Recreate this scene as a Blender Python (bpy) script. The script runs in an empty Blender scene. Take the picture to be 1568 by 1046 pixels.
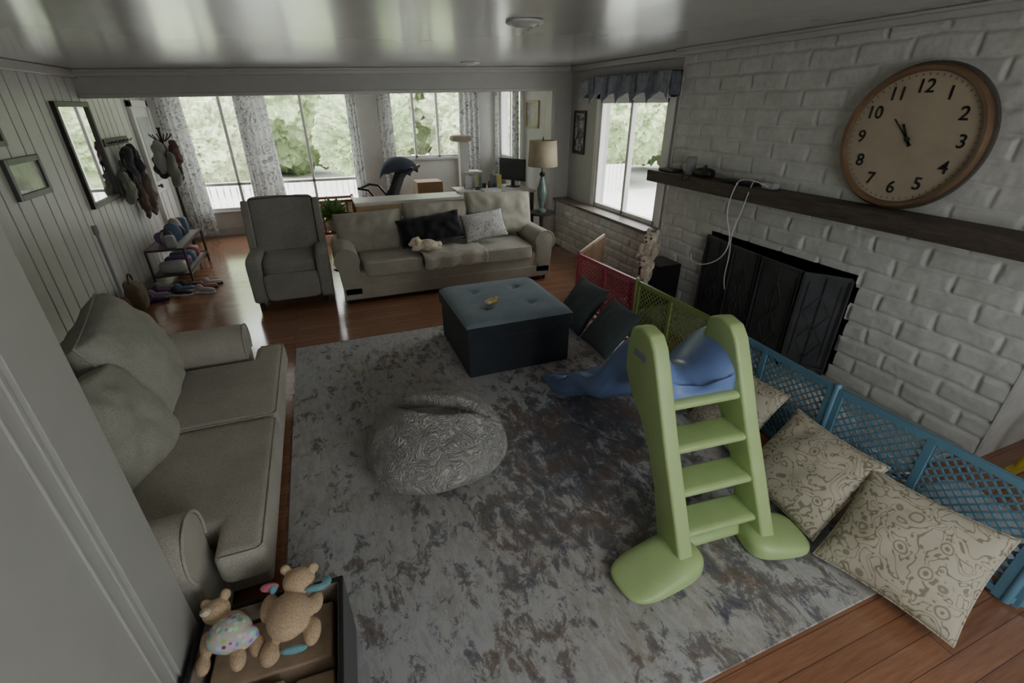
import bpy,bmesh,math,random
import numpy as np
from mathutils import Vector,Matrix,Euler,noise
random.seed(3)
S=bpy.context.scene
# ---------------------------------------------------------------- helpers
def link(o,parent=None):
    S.collection.objects.link(o)
    if parent is not None: o.parent=parent
    return o
def group(name,loc=(0,0,0),rotz=0,scale=1):
    e=bpy.data.objects.new(name,None); e.empty_display_size=.1; e.scale=(scale,)*3
    e.location=loc; e.rotation_euler=(0,0,math.radians(rotz)); S.collection.objects.link(e); return e
def mobj(name,verts,faces,mat,parent=None,smooth=False,loc=(0,0,0),rot=(0,0,0),bevel=0,seg=3,sub=0,weld=False):
    me=bpy.data.meshes.new(name); me.from_pydata([tuple(v) for v in verts],[],[tuple(f) for f in faces]); 
    bm=bmesh.new(); bm.from_mesh(me)
    if weld: bmesh.ops.remove_doubles(bm,verts=bm.verts,dist=1e-5)
    bmesh.ops.recalc_face_normals(bm,faces=bm.faces); bm.to_mesh(me); bm.free()
    o=bpy.data.objects.new(name,me); 
    if mat: me.materials.append(mat)
    o.location=loc; o.rotation_euler=[math.radians(a) for a in rot]
    if smooth or bevel: me.polygons.foreach_set('use_smooth',[True]*len(me.polygons))
    if bevel:
        m=o.modifiers.new('b','BEVEL'); m.width=bevel; m.segments=seg; m.limit_method='ANGLE'; m.harden_normals=False
        if not smooth:
            w=o.modifiers.new('w','WEIGHTED_NORMAL'); w.keep_sharp=True
    if sub:
        m=o.modifiers.new('s','SUBSURF'); m.levels=sub; m.render_levels=sub
    return link(o,parent)
BF=[(0,3,2,1),(4,5,6,7),(0,1,5,4),(1,2,6,5),(2,3,7,6),(3,0,4,7)]
def bv(x0,x1,y0,y1,z0,z1):
    return [(x0,y0,z0),(x1,y0,z0),(x1,y1,z0),(x0,y1,z0),(x0,y0,z1),(x1,y0,z1),(x1,y1,z1),(x0,y1,z1)]
def box(name,x0,x1,y0,y1,z0,z1,mat,parent=None,bevel=0,**k):
    return mobj(name,bv(x0,x1,y0,y1,z0,z1),BF,mat,parent,bevel=bevel,**k)
def boxes(name,lst,mat,parent=None,bevel=0,**k):
    V=[];F=[]
    for b in lst:
        n=len(V); V+=bv(*b); F+=[tuple(i+n for i in f) for f in BF]
    return mobj(name,V,F,mat,parent,bevel=bevel,**k)
def bar(V,F,p,q,r,up=(0,0,1)):
    p=Vector(p);q=Vector(q);d=(q-p).normalized(); u=Vector(up)
    a=d.cross(u)
    if a.length<1e-3: a=d.cross(Vector((1,0,0)))
    a.normalize(); b=d.cross(a); n=len(V)
    ra,rb=(r if isinstance(r,tuple) else (r,r))
    for c in (p,q):
        for s,t in((-1,-1),(1,-1),(1,1),(-1,1)): V.append(c+a*ra*s+b*rb*t)
    F+= [tuple(i+n for i in f) for f in BF]
def bars(name,lst,mat,parent=None,**k):
    V=[];F=[]
    for l in lst: bar(V,F,*l)
    return mobj(name,V,F,mat,parent,**k)
def lathe(name,prof,mat,parent=None,loc=(0,0,0),rot=(0,0,0),n=32,caps=(1,1)):
    V=[];F=[]
    for r,z in prof:
        for i in range(n):
            a=2*math.pi*i/n; V.append((r*math.cos(a),r*math.sin(a),z))
    for j in range(len(prof)-1):
        for i in range(n):
            F.append((j*n+i,j*n+(i+1)%n,(j+1)*n+(i+1)%n,(j+1)*n+i))
    if caps[0]: F.append(tuple(range(n)))
    if caps[1]: F.append(tuple(range((len(prof)-1)*n,len(prof)*n)))
    o=mobj(name,V,F,mat,parent,smooth=True,loc=loc,rot=rot)
    m=o.modifiers.new('e','EDGE_SPLIT'); m.split_angle=math.radians(50)
    return o
def tube(name,pts,r,mat,parent=None,cyclic=False,smooth=True):
    c=bpy.data.curves.new(name,'CURVE'); c.dimensions='3D'; c.bevel_depth=r; c.bevel_resolution=3; c.resolution_u=8
    if smooth:
        s=c.splines.new('NURBS'); s.points.add(len(pts)-1)
        for i,p in enumerate(pts): s.points[i].co=(*p,1)
        s.order_u=min(4,len(pts)); s.use_endpoint_u=not cyclic
    else:
        s=c.splines.new('POLY'); s.points.add(len(pts)-1)
        for i,p in enumerate(pts): s.points[i].co=(*p,1)
    s.use_cyclic_u=cyclic; c.use_fill_caps=True
    o=bpy.data.objects.new(name,c); c.materials.append(mat); return link(o,parent)
def puff(name,size,loc,mat,parent=None,k=5,n=14,rot=(0,0,0),wr=0,seed=0,sc=6,fn=None):
    V=[];F=[];idx={}
    def vid(a,b,c):
        key=(a,b,c)
        if key not in idx:
            x,y,z=(2*a/n-1,2*b/n-1,2*c/n-1)
            r=(abs(x)**k+abs(y)**k+abs(z)**k)**(1/k)
            p=Vector((x/r*size[0]/2,y/r*size[1]/2,z/r*size[2]/2))
            if wr:
                q=p*sc+Vector((seed*7.3,seed*3.1,seed)); 
                p+=Vector((x,y,z)).normalized()*wr*(noise.noise(q)+.5*noise.noise(q*2.3))
            if fn: p=fn(p)
            idx[key]=len(V); V.append(p)
        return idx[key]
    for i in range(n):
        for j in range(n):
            for f in (0,n):
                F.append((vid(i,j,f),vid(i+1,j,f),vid(i+1,j+1,f),vid(i,j+1,f)))
                F.append((vid(i,f,j),vid(i+1,f,j),vid(i+1,f,j+1),vid(i,f,j+1)))
                F.append((vid(f,i,j),vid(f,i+1,j),vid(f,i+1,j+1),vid(f,i,j+1)))
    return mobj(name,V,F,mat,parent,smooth=True,loc=loc,rot=rot)
def pillow(name,w,h,t,mat,center,wd,hd,parent=None,seed=0,e=.42,wr=.012,pinch=.07,welt=None):
    wd=Vector(wd).normalized(); hd=Vector(hd); hd=(hd-wd*hd.dot(wd)).normalized(); nd=wd.cross(hd)
    N=30;V=[];F=[];rim=[]
    for s in (1,-1):
        b=len(V)
        for i in range(N+1):
            for j in range(N+1):
                u=-math.cos(math.pi*i/N); v=-math.cos(math.pi*j/N)
                u=.5*u+.5*(2*i/N-1); v=.5*v+.5*(2*j/N-1)
                hgt=max(0,(1-u*u)*(1-v*v))**e
                x=u*w/2*(1-pinch*(1-v*v)); y=v*h/2*(1-pinch*(1-u*u))
                q=Vector((x*6+seed*5.1,y*6+seed,s*2+seed))
                z=s*t/2*hgt + (noise.noise(q)+.6*noise.noise(q*2.2))*wr*hgt**.5
                V.append(Vector(center)+wd*x+hd*y+nd*z)
        if s==1 and welt:
            for i in range(N+1): rim.append(V[b+i*(N+1)])
            for j in range(1,N+1): rim.append(V[b+N*(N+1)+j])
            for i in range(N-1,-1,-1): rim.append(V[b+i*(N+1)+N])
            for j in range(N-1,0,-1): rim.append(V[b+j])
        for i in range(N):
            for j in range(N):
                a=b+i*(N+1)+j; F.append((a,a+1,a+N+2,a+N+1))
    o=mobj(name,V,F,mat,parent,smooth=True,weld=True)
    if welt: tube('welt',[tuple(p) for p in rim],welt,mat,parent if parent else o,cyclic=True,smooth=False)
    return o
def extr(name,pts,axis,a0,a1,mat,parent=None,bevel=0,shear=None,**k):
    V=[];n=len(pts)
    for a in (a0,a1):
        for p in pts:
            v={'x':(a,p[0],p[1]),'y':(p[0],a,p[1]),'z':(p[0],p[1],a)}[axis]
            if shear: v=shear(v)
            V.append(v)
    F=[tuple(range(n)),tuple(range(n,2*n))]+[(i,(i+1)%n,n+(i+1)%n,n+i) for i in range(n)]
    return mobj(name,V,F,mat,parent,bevel=bevel,**k)
def blob(name,ell,mat,parent=None,vox=.008,loc=(0,0,0),rot=(0,0,0),scale=1):
    bm=bmesh.new()
    for c,r in ell:
        if not hasattr(r,'__len__'): r=(r,r,r)
        bmesh.ops.create_icosphere(bm,subdivisions=3,radius=1,matrix=Matrix.Translation(c)@Matrix.Diagonal((*r,1)))
    me=bpy.data.meshes.new(name); bm.to_mesh(me); bm.free(); me.materials.append(mat)
    o=bpy.data.objects.new(name,me); o.location=loc; o.rotation_euler=[math.radians(a) for a in rot]; o.scale=(scale,)*3
    m=o.modifiers.new('r','REMESH'); m.mode='VOXEL'; m.voxel_size=vox; m.use_smooth_shade=True
    m=o.modifiers.new('s','SMOOTH'); m.iterations=4; m.factor=.6
    return link(o,parent)
# ---------------------------------------------------------------- materials
def newmat(name):
    m=bpy.data.materials.new(name); m.use_nodes=True; nt=m.node_tree; b=nt.nodes['Principled BSDF']; return m,nt,b
def N(nt,t,**k):
    n=nt.nodes.new(t)
    for a,v in k.items(): setattr(n,a,v)
    return n
def ramp(nt,src,stops,interp='LINEAR'):
    r=nt.nodes.new('ShaderNodeValToRGB'); r.color_ramp.interpolation=interp
    el=r.color_ramp.elements
    while len(el)>1: el.remove(el[-1])
    for i,(p,c) in enumerate(stops):
        if not hasattr(c,'__len__'): c=(c,c,c)
        e=el[0] if i==0 else el.new(p); e.position=p; e.color=(*c[:3],1)
    nt.links.new(src,r.inputs[0]); return r.outputs[0]
def mix(nt,f,a,b,mode='MIX'):
    m=nt.nodes.new('ShaderNodeMix'); m.data_type='RGBA'; m.blend_type=mode
    for s,v in((m.inputs[0],f),(m.inputs[6],a),(m.inputs[7],b)):
        if isinstance(v,bpy.types.NodeSocket): nt.links.new(v,s)
        elif hasattr(v,'__len__'): s.default_value=(*v[:3],1)
        else: s.default_value=v if s==m.inputs[0] else (v,v,v,1)
    return m.outputs[2]
def coords(nt,scale=(1,1,1),kind='Object',rot=(0,0,0)):
    t=nt.nodes.new('ShaderNodeTexCoord'); mp=nt.nodes.new('ShaderNodeMapping'); mp.inputs['Scale'].default_value=scale
    mp.inputs['Rotation'].default_value=rot
    nt.links.new(t.outputs[kind],mp.inputs[0]); return mp.outputs[0]
def noisen(nt,vec,scale,detail=3,rough=.5,dist=0):
    n=nt.nodes.new('ShaderNodeTexNoise'); n.inputs['Scale'].default_value=scale; n.inputs['Detail'].default_value=detail
    n.inputs['Roughness'].default_value=rough; n.inputs['Distortion'].default_value=dist
    nt.links.new(vec,n.inputs['Vector']); return n.outputs['Fac']
def bumpn(nt,b,h,strength,dist=.01):
    n=nt.nodes.new('ShaderNodeBump'); n.inputs['Strength'].default_value=strength; n.inputs['Distance'].default_value=dist
    nt.links.new(h,n.inputs['Height']); nt.links.new(n.outputs[0],b.inputs['Normal'])
def M(name,col,rough=.6,var=.12,scale=8,bump=0,bscale=150,metal=0,coat=0,spec=.5,sheen=0):
    m,nt,b=newmat(name); v=coords(nt)
    f=noisen(nt,v,scale,4,.6)
    c=ramp(nt,f,[(.3,[max(0,x*(1-var)) for x in col]),(.7,[min(1,x*(1+var)) for x in col])])
    nt.links.new(c,b.inputs['Base Color']); b.inputs['Roughness'].default_value=rough; b.inputs['Metallic'].default_value=metal
    b.inputs['Coat Weight'].default_value=coat; b.inputs['Specular IOR Level'].default_value=spec; b.inputs['Sheen Weight'].default_value=sheen
    if bump: bumpn(nt,b,noisen(nt,v,bscale,3,.6),bump,.004)
    return m
white=M('white_paint',(.70,.69,.66),.45,.03)
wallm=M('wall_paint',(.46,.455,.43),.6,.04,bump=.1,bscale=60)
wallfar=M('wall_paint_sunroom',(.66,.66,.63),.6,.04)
trimm=M('trim_paint',(.50,.50,.465),.35,.03)
panelm=M('panel_paint',(.60,.60,.58),.4,.04)
groove=M('groove_dark',(.14,.14,.13),.8,.1)
black=M('black',(.016,.016,.017),.45,.2)
iron=M('iron',(.05,.05,.052),.45,.3,bump=.3,bscale=80)
soot=M('soot',(.008,.008,.008),.95,.3)
def fabric(name,col,bump=.35,bs=220,var=.10,sc=5,rough=.92):
    m,nt,b=newmat(name); v=coords(nt)
    f=noisen(nt,v,sc,4,.6); f2=noisen(nt,v,bs,2,.7)
    c=ramp(nt,f,[(.3,[x*(1-var) for x in col]),(.7,[x*(1+var) for x in col])])
    c2=mix(nt,.6,c,ramp(nt,f2,[(.35,.6),(.65,1.25)]),'MULTIPLY')
    nt.links.new(c2,b.inputs['Base Color']); b.inputs['Roughness'].default_value=rough; b.inputs['Sheen Weight'].default_value=.15
    b.inputs['Specular IOR Level'].default_value=.2
    bumpn(nt,b,f2,bump,.003); return m
sofa_m=fabric('sofa_fabric',(.41,.385,.31))
blank_m=fabric('blanket_fabric',(.45,.42,.345),bump=.6,bs=90)
sofa2_m=fabric('loveseat_fabric',(.46,.43,.36))
cush2_m=fabric('loveseat_pillow_fabric',(.45,.44,.37))
recl_m=fabric('recliner_fabric',(.30,.29,.25),bs=150)
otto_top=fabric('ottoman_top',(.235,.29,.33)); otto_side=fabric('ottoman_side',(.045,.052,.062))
teal_dark=fabric('teal_pillow',(.075,.092,.094))
blackfab=fabric('black_fabric',(.022,.022,.025))
darkwood=M('dark_wood',(.03,.02,.015),.45,.3)
pine=M('pine_wood',(.50,.37,.20),.45,.15,scale=5)
green=M('green_plastic',(.42,.56,.24),.42,.05,bump=.15,bscale=250)
blue=M('blue_plastic',(.16,.24,.48),.28,.06,bump=.08,bscale=250)
gred=M('gate_red',(.50,.09,.13),.4,.05); ggreen=M('gate_green',(.24,.31,.09),.4,.05)
gblue=M('gate_blue',(.11,.24,.33),.4,.05); gorange=M('gate_orange',(.50,.34,.22),.45,.05)
cordm=M('white_cord',(.75,.74,.72),.5,.02)
teddy=fabric('teddy_plush',(.62,.45,.29),bump=.8,bs=120); plushw=fabric('cream_plush',(.72,.62,.48),bump=1,bs=60,var=.3,sc=14)
plushb=fabric('brown_plush',(.25,.16,.09),bump=1,bs=60)
tealrib=fabric('teal_ribbon',(.20,.42,.47)); pinkm=fabric('pink_cloth',(.62,.18,.24))
basket_in=fabric('basket_lining',(.33,.28,.22)); basket_m=fabric('basket_fabric',(.025,.023,.025))

def floral(name,base,vine,scale=1,kind='Object',fl=8.5,amt=.8):
    m,nt,b=newmat(name); v=coords(nt,(scale,)*3,kind)
    d=N(nt,'ShaderNodeTexNoise'); d.inputs['Scale'].default_value=9; nt.links.new(v,d.inputs['Vector'])
    vv=N(nt,'ShaderNodeVectorMath',operation='MULTIPLY_ADD'); vv.inputs[1].default_value=(.04,.04,.04); nt.links.new(d.outputs['Color'],vv.inputs[0]); nt.links.new(v,vv.inputs[2])
    def vor(sc,feat,rnd=1):
        n=N(nt,'ShaderNodeTexVoronoi',feature=feat); n.inputs['Scale'].default_value=sc; n.inputs['Randomness'].default_value=rnd; nt.links.new(vv.outputs[0],n.inputs['Vector']); return n.outputs['Distance']
    f=vor(fl,'F1',.6)
    flower=ramp(nt,f,[(0,1),(.08,1),(.11,0),(.17,0),(.195,.9),(.225,.9),(.25,0)])
    w=noisen(nt,v,10,1,.3,1.4)
    away=ramp(nt,f,[(.26,0),(.30,1)])
    vines=ramp(nt,w,[(.40,0),(.415,1),(.435,1),(.45,0),(.56,0),(.575,1),(.595,1),(.61,0)])
    leaf=ramp(nt,vor(34,'F1'),[(0,1),(.24,1),(.30,0)]); near=ramp(nt,w,[(.36,0),(.38,1),(.47,1),(.49,0),(.52,0),(.54,1),(.63,1),(.65,0)])
    lv_=mix(nt,1,leaf,near,'MULTIPLY')
    mk=mix(nt,1,flower,mix(nt,1,mix(nt,1,vines,lv_,'LIGHTEN'),away,'MULTIPLY'),'LIGHTEN')
    col=mix(nt,mix(nt,1,mk,amt,'MULTIPLY'),base,vine)
    nt.links.new(col,b.inputs['Base Color']); b.inputs['Roughness'].default_value=.95
    bumpn(nt,b,noisen(nt,v,180,2),.3,.003); return m
flor=floral('floral_fabric',(.47,.43,.33),(.18,.15,.09))
flor2=floral('leaf_print',(.58,.57,.53),(.25,.22,.20),1.2)
curt=floral('curtain_print',(.66,.66,.64),(.25,.26,.27),.42,amt=.9)
nt=curt.node_tree; pb=nt.nodes['Principled BSDF']; out=[n for n in nt.nodes if n.type=='OUTPUT_MATERIAL'][0]
tr=nt.nodes.new('ShaderNodeBsdfTranslucent'); src=pb.inputs['Base Color'].links[0].from_socket; nt.links.new(src,tr.inputs['Color'])
ms=nt.nodes.new('ShaderNodeMixShader'); ms.inputs[0].default_value=.20; nt.links.new(pb.outputs[0],ms.inputs[1]); nt.links.new(tr.outputs[0],ms.inputs[2]); nt.links.new(ms.outputs[0],out.inputs['Surface'])
dollcloth,nt,b=newmat('doll_cloth'); v=coords(nt); vn=N(nt,'ShaderNodeTexVoronoi'); vn.inputs['Scale'].default_value=38; nt.links.new(v,vn.inputs['Vector'])
hs=N(nt,'ShaderNodeHueSaturation'); hs.inputs['Saturation'].default_value=.8; nt.links.new(vn.outputs['Color'],hs.inputs['Color'])
nt.links.new(mix(nt,ramp(nt,vn.outputs['Distance'],[(.42,0),(.5,1)]),hs.outputs[0],(.62,.60,.52)),b.inputs['Base Color']); b.inputs['Roughness'].default_value=.9
brickm,nt,b=newmat('painted_brick'); v=coords(nt)
c=ramp(nt,noisen(nt,v,7,6,.65),[(.3,(.52,.515,.48)),(.7,(.66,.655,.62))])
nt.links.new(c,b.inputs['Base Color']); b.inputs['Roughness'].default_value=.65
bumpn(nt,b,noisen(nt,v,55,6,.7),.4,.006)
ceilm,nt,b=newmat('ceiling_gloss'); v=coords(nt,(1,1,1))
nt.links.new(ramp(nt,noisen(nt,v,2,3),[(.3,(.60,.595,.58)),(.7,(.64,.635,.62))]),b.inputs['Base Color'])
b.inputs['Roughness'].default_value=.25; b.inputs['Specular IOR Level'].default_value=.9; b.inputs['Coat Weight'].default_value=.8; b.inputs['Coat Roughness'].default_value=.17
bumpn(nt,b,noisen(nt,coords(nt,(1.5,.5,1)),1.4,2,.4),.45,.03)
floorm,nt,b=newmat('wood_floor'); v=coords(nt)
br=N(nt,'ShaderNodeTexBrick'); nt.links.new(v,br.inputs['Vector']); br.offset=.37
for a,x in(('Scale',1),('Mortar Size',.0016),('Brick Width',1.3),('Row Height',.095),('Bias',0),('Mortar Smooth',.1)): br.inputs[a].default_value=x
br.inputs['Color1'].default_value=(.33,.155,.085,1); br.inputs['Color2'].default_value=(.26,.12,.062,1); br.inputs['Mortar'].default_value=(.10,.045,.028,1)
g=noisen(nt,coords(nt,(1.5,22,1)),3,6,.65)
nt.links.new(mix(nt,.7,br.outputs['Color'],ramp(nt,g,[(.3,.7),(.7,1.3)]),'MULTIPLY'),b.inputs['Base Color'])
b.inputs['Roughness'].default_value=.17; b.inputs['Specular IOR Level'].default_value=.7; b.inputs['Coat Weight'].default_value=.5; b.inputs['Coat Roughness'].default_value=.12; bumpn(nt,b,noisen(nt,coords(nt,(1,3,1)),6,3),.12,.006)
# rug
rugm,nt,b=newmat('rug'); v=coords(nt)
vs=coords(nt,(1,.6,1))
big=noisen(nt,v,1.1,4,.6,.6); med=noisen(nt,v,3.0,5,.7,.8); fine=noisen(nt,vs,12,9,.80,.5); fine2=noisen(nt,coords(nt,(1,.35,1),rot=(0,0,.05)),24,8,.85,.2)
zone=ramp(nt,big,[(.33,(.40,.365,.31)),(.45,(.43,.41,.37)),(.55,(.41,.41,.405)),(.68,(.36,.375,.40))])
dark=ramp(nt,med,[(.36,(.09,.095,.135)),(.50,(.16,.155,.165)),(.62,(.20,.15,.12))])
def dist(c,r0,r1):
    n=N(nt,'ShaderNodeVectorMath',operation='DISTANCE'); nt.links.new(v,n.inputs[0]); n.inputs[1].default_value=c
    mr=N(nt,'ShaderNodeMapRange'); mr.inputs[1].default_value=r0; mr.inputs[2].default_value=r1; mr.inputs[3].default_value=1; mr.inputs[4].default_value=0
    nt.links.new(n.outputs['Value'],mr.inputs[0]); return mr.outputs[0]
def add(a,b_,k=1):
    n=N(nt,'ShaderNodeMath',operation='MULTIPLY_ADD'); nt.links.new(b_,n.inputs[0]); n.inputs[1].default_value=k
    if isinstance(a,(int,float)): n.inputs[2].default_value=a
    else: nt.links.new(a,n.inputs[2])
    return n.outputs[0]
s=fine
for c_,r_,k_ in(((1.15,1.95,0),.95,.15),((1.75,2.6,0),.9,.15),((.75,3.7,0),.8,.04),((1.55,.95,0),.7,.10),((.55,1.25,0),.5,.05),((.0,1.6,0),.5,.04)): s=add(s,dist(c_,.1,r_),k_)
s=add(s,med,.36)
mask=ramp(nt,s,[(.73,0),(.765,.7),(.87,1)])
rs=noisen(nt,v,2.1,7,.75,1.2)
rs=add(rs,dist((.75,3.6,0),.1,.9),.09); rs=add(rs,dist((1.2,2.1,0),.1,.9),.05)
rust=ramp(nt,rs,[(.57,0),(.64,.5)])
col=mix(nt,rust,zone,(.33,.24,.18))
light=ramp(nt,add(fine2,big,.3),[(.59,0),(.69,.7)])
col=mix(nt,light,col,(.56,.555,.545))
col=mix(nt,mask,col,dark)
nt.links.new(col,b.inputs['Base Color']); b.inputs['Roughness'].default_value=.97; b.inputs['Specular IOR Level'].default_value=.1
bumpn(nt,b,noisen(nt,v,260,3,.7),.6,.004)
beanm,nt,b=newmat('beanbag_plush'); v=coords(nt)
w=noisen(nt,v,7,2,.4,3.2)
r=ramp(nt,w,[(.34,0),(.40,1),(.44,.1),(.49,1),(.53,.1),(.58,1),(.64,0)])
nt.links.new(mix(nt,r,(.31,.295,.265),(.52,.50,.455)),b.inputs['Base Color']); b.inputs['Roughness'].default_value=.9; b.inputs['Sheen Weight'].default_value=.3
bumpn(nt,b,r,1,.010)
def foliage(name,c1,c2):
    m,nt,b=newmat(name); v=coords(nt)
    f=noisen(nt,v,3.5,10,.8)
    nt.links.new(ramp(nt,f,[(.36,c1),(.5,[(a+d)/2 for a,d in zip(c1,c2)]),(.62,c2)]),b.inputs['Base Color']); b.inputs['Roughness'].default_value=.9
    bumpn(nt,b,f,.6,.2); return m
fol=foliage('foliage',(.22,.31,.13),(.58,.68,.40)); fol2=foliage('foliage_light',(.32,.40,.20),(.70,.76,.52))
trunkm=M('bark',(.25,.21,.17),.9,.2)
outg=M('patio_concrete',(.66,.65,.62),.9,.1,scale=2); fencem=M('fence',(.72,.71,.69),.8,.1)

# ---------------------------------------------------------------- room shell
XL,XR,YF,YO,ZC=-2.25,3.67,9.45,6.9,2.55
def zc(x): return 2.55+(x-3.67)*.0287
def zb(x): return 2.24+(x-3.38)*.0231
def slantbox(name,x0,x1,y0,y1,zf0,zf1,mat,parent=None,**k):
    V=[(x0,y0,zf0(x0)),(x1,y0,zf0(x1)),(x1,y1,zf0(x1)),(x0,y1,zf0(x0)),(x0,y0,zf1(x0)),(x1,y0,zf1(x1)),(x1,y1,zf1(x1)),(x0,y1,zf1(x0))]
    return mobj(name,V,BF,mat,parent,**k)
def wallgrid(name,axis,pos,th,a0,a1,z0,z1,holes,mat):
    As=sorted({a0,a1,*[h[0] for h in holes],*[h[1] for h in holes]}); Zs=sorted({z0,z1,*[h[2] for h in holes],*[h[3] for h in holes]})
    L=[]
    for i in range(len(As)-1):
        for j in range(len(Zs)-1):
            am=(As[i]+As[i+1])/2; zm=(Zs[j]+Zs[j+1])/2
            if any(h[0]<am<h[1] and h[2]<zm<h[3] for h in holes): continue
            if axis=='x': L.append((pos,pos+th,As[i],As[i+1],Zs[j],Zs[j+1]))
            else: L.append((As[i],As[i+1],pos,pos+th,Zs[j],Zs[j+1]))
    return boxes(name,L,mat)
floor=box('floor',-2.6,4.5,-1.7,9.7,-.1,0,floorm)
ceiling=slantbox('ceiling',-2.6,3.635,-1.7,9.7,zc,lambda x:2.7,ceilm)
box('ceiling_side',3.635,4.5,-1.7,9.7,2.549,2.7,ceilm)
wallgrid('wall_far','y',YF,.15,-2.4,3.5,0,2.62,[(-2.0,-1.05,.42,2.32),(-.95,.75,.42,2.32),(1.3,2.7,1.16,2.32)],wallfar)
wallgrid('wall_sunroom','x',3.40,.15,YO+.15,YF,0,2.62,[(8.2,9.2,1.16,2.32)],wallfar)
wallgrid('wall_divider','y',YO,.15,3.38,4.0,0,ZC,[],wallm)
slantbox('beam_header',XL,3.38,YO,YO+.18,zb,lambda x:zc(x)+.01,wallm)
wallgrid('wall_right','x',XR,.15,4.475,YO,0,ZC,[(4.62,6.05,.74,2.12)],wallm)
wallgrid('wall_alcove','x',4.25,.15,-1.6,1.25,0,ZC,[],wallm)
wallgrid('wall_back','y',-1.6,.15,-2.4,4.4,0,2.62,[(.4,2.4,.7,2.1)],wallm)  # hole is an added opening behind the camera, lets in fill light
wallgrid('wall_jamb','x',-2.3,1.58,-1.4,1.44,0,2.5,[],trimm)
boxes('trim_jamb',[(-.72,-.712,1.20,1.215,0,2.5),(-.72,-.712,1.14,1.15,0,2.5),(-.72,-.70,-1.4,1.13,0,.02),(-.72,-.705,1.225,1.44,0,2.5)],trimm,bevel=.002)
L=[];y=1.3;random.seed(5)
while y<YF:
    w=random.choice([.16,.2,.24]); L.append((XL-.02,XL,y,min(y+w-.018,YF),0,ZC)); y+=w
wl=boxes('wall_left',L,panelm); box('groove_backing',XL-.15,XL-.012,1.3,YF+.1,0,ZC,groove,parent=wl)
tc_=group('trim_crown')
slantbox('beam_1',XL,3.67,YO-.05,YO,lambda x:zc(x)-.07,lambda x:zc(x)-.001,trimm,tc_,bevel=.01)
slantbox('beam_2',XL,3.67,YO-.08,YO,lambda x:zc(x)-.03,lambda x:zc(x)-.001,trimm,tc_,bevel=.01)
boxes('side',[(XR-.07,XR,4.48,YO,ZC-.07,ZC-.003),(3.55,3.63,1.1,4.45,ZC-.06,ZC-.004),(3.50,3.63,1.1,4.45,ZC-.025,ZC-.005),(XL,XL+.05,1.45,YO,zc(XL)-.08,zc(XL)-.001)],trimm,tc_,bevel=.01)
to_=group('trim_opening')
slantbox('head',XL,3.40,YO-.012,YO,zb,lambda x:zb(x)+.035,trimm,to_,bevel=.004)
boxes('jamb',[(3.34,3.40,YO-.015,YO+.19,0,2.24)],trimm,to_,bevel=.004)
boxes('baseboard_left',[(XL,XL+.015,1.5,YF,0,.1)],trimm,bevel=.003); boxes('baseboard_far',[(XL,3.4,YF-.015,YF,0,.12)],trimm,bevel=.003)
def win(name,axis,pos,a0,a1,z0,z1,vs,hs,fw=.045,th=.07):
    L=[]
    def b(p,q,r,s): 
        L.append((pos,pos+th,p,q,r,s) if axis=='x' else (p,q,pos,pos+th,r,s))
    b(a0,a0+fw,z0,z1);b(a1-fw,a1,z0,z1);b(a0,a1,z0,z0+fw);b(a0,a1,z1-fw,z1)
    for v_ in vs:b(v_-fw*.5,v_+fw*.5,z0,z1)
    for h in hs:b(a0,a1,h-fw*.5,h+fw*.5)
    return boxes(name,L,white,bevel=.006)
win('window_1','y',YF-.01,-2.0,-1.05,.42,2.32,[-1.3],[.85])
win('window_2','y',YF-.01,-.95,.75,.42,2.32,[-.1],[.85])
win('window_3','y',YF-.01,1.3,2.7,1.16,2.32,[1.78,2.22],[])
win('window_4','x',3.39,8.2,9.2,1.16,2.32,[8.7],[])
w5=win('window_5','x',XR-.01,4.62,6.05,.745,2.12,[5.33],[],fw=.05)
boxes('window_casing',[(XR-.025,XR,4.53,4.62,.745,2.2),(XR-.025,XR,6.05,6.13,.745,2.2),(XR-.025,XR,4.53,6.13,2.12,2.2)],white,parent=w5,bevel=.004)
boxes('trim_sill',[(1.25,2.75,YF-.06,YF,1.12,1.16),(-2.05,.8,YF-.06,YF,.38,.42)],trimm,bevel=.005)
win('added_fill_window','y',-1.58,.4,2.4,.7,2.1,[1.4],[])  # unseen window, added to brighten the near end of the room
def portal(loc,sx,sy,rot):
    l=bpy.data.lights.new('window_portal','AREA'); l.shape='RECTANGLE'; l.size=sx; l.size_y=sy; l.cycles.is_portal=True
    o=bpy.data.objects.new('window_portal',l); o.location=loc; o.rotation_euler=[math.radians(a) for a in rot]; link(o)
portal((-.6,YF+.2,1.37),2.9,2.0,(-90,0,0)); portal((2.0,YF+.2,1.74),1.45,1.2,(-90,0,0))
portal((3.6,8.7,1.74),1.2,1.1,(0,90,0)); portal((3.86,5.33,1.43),1.45,1.5,(0,90,0)); portal((1.4,-1.7,1.4),2.1,1.5,(90,0,0))

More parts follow.
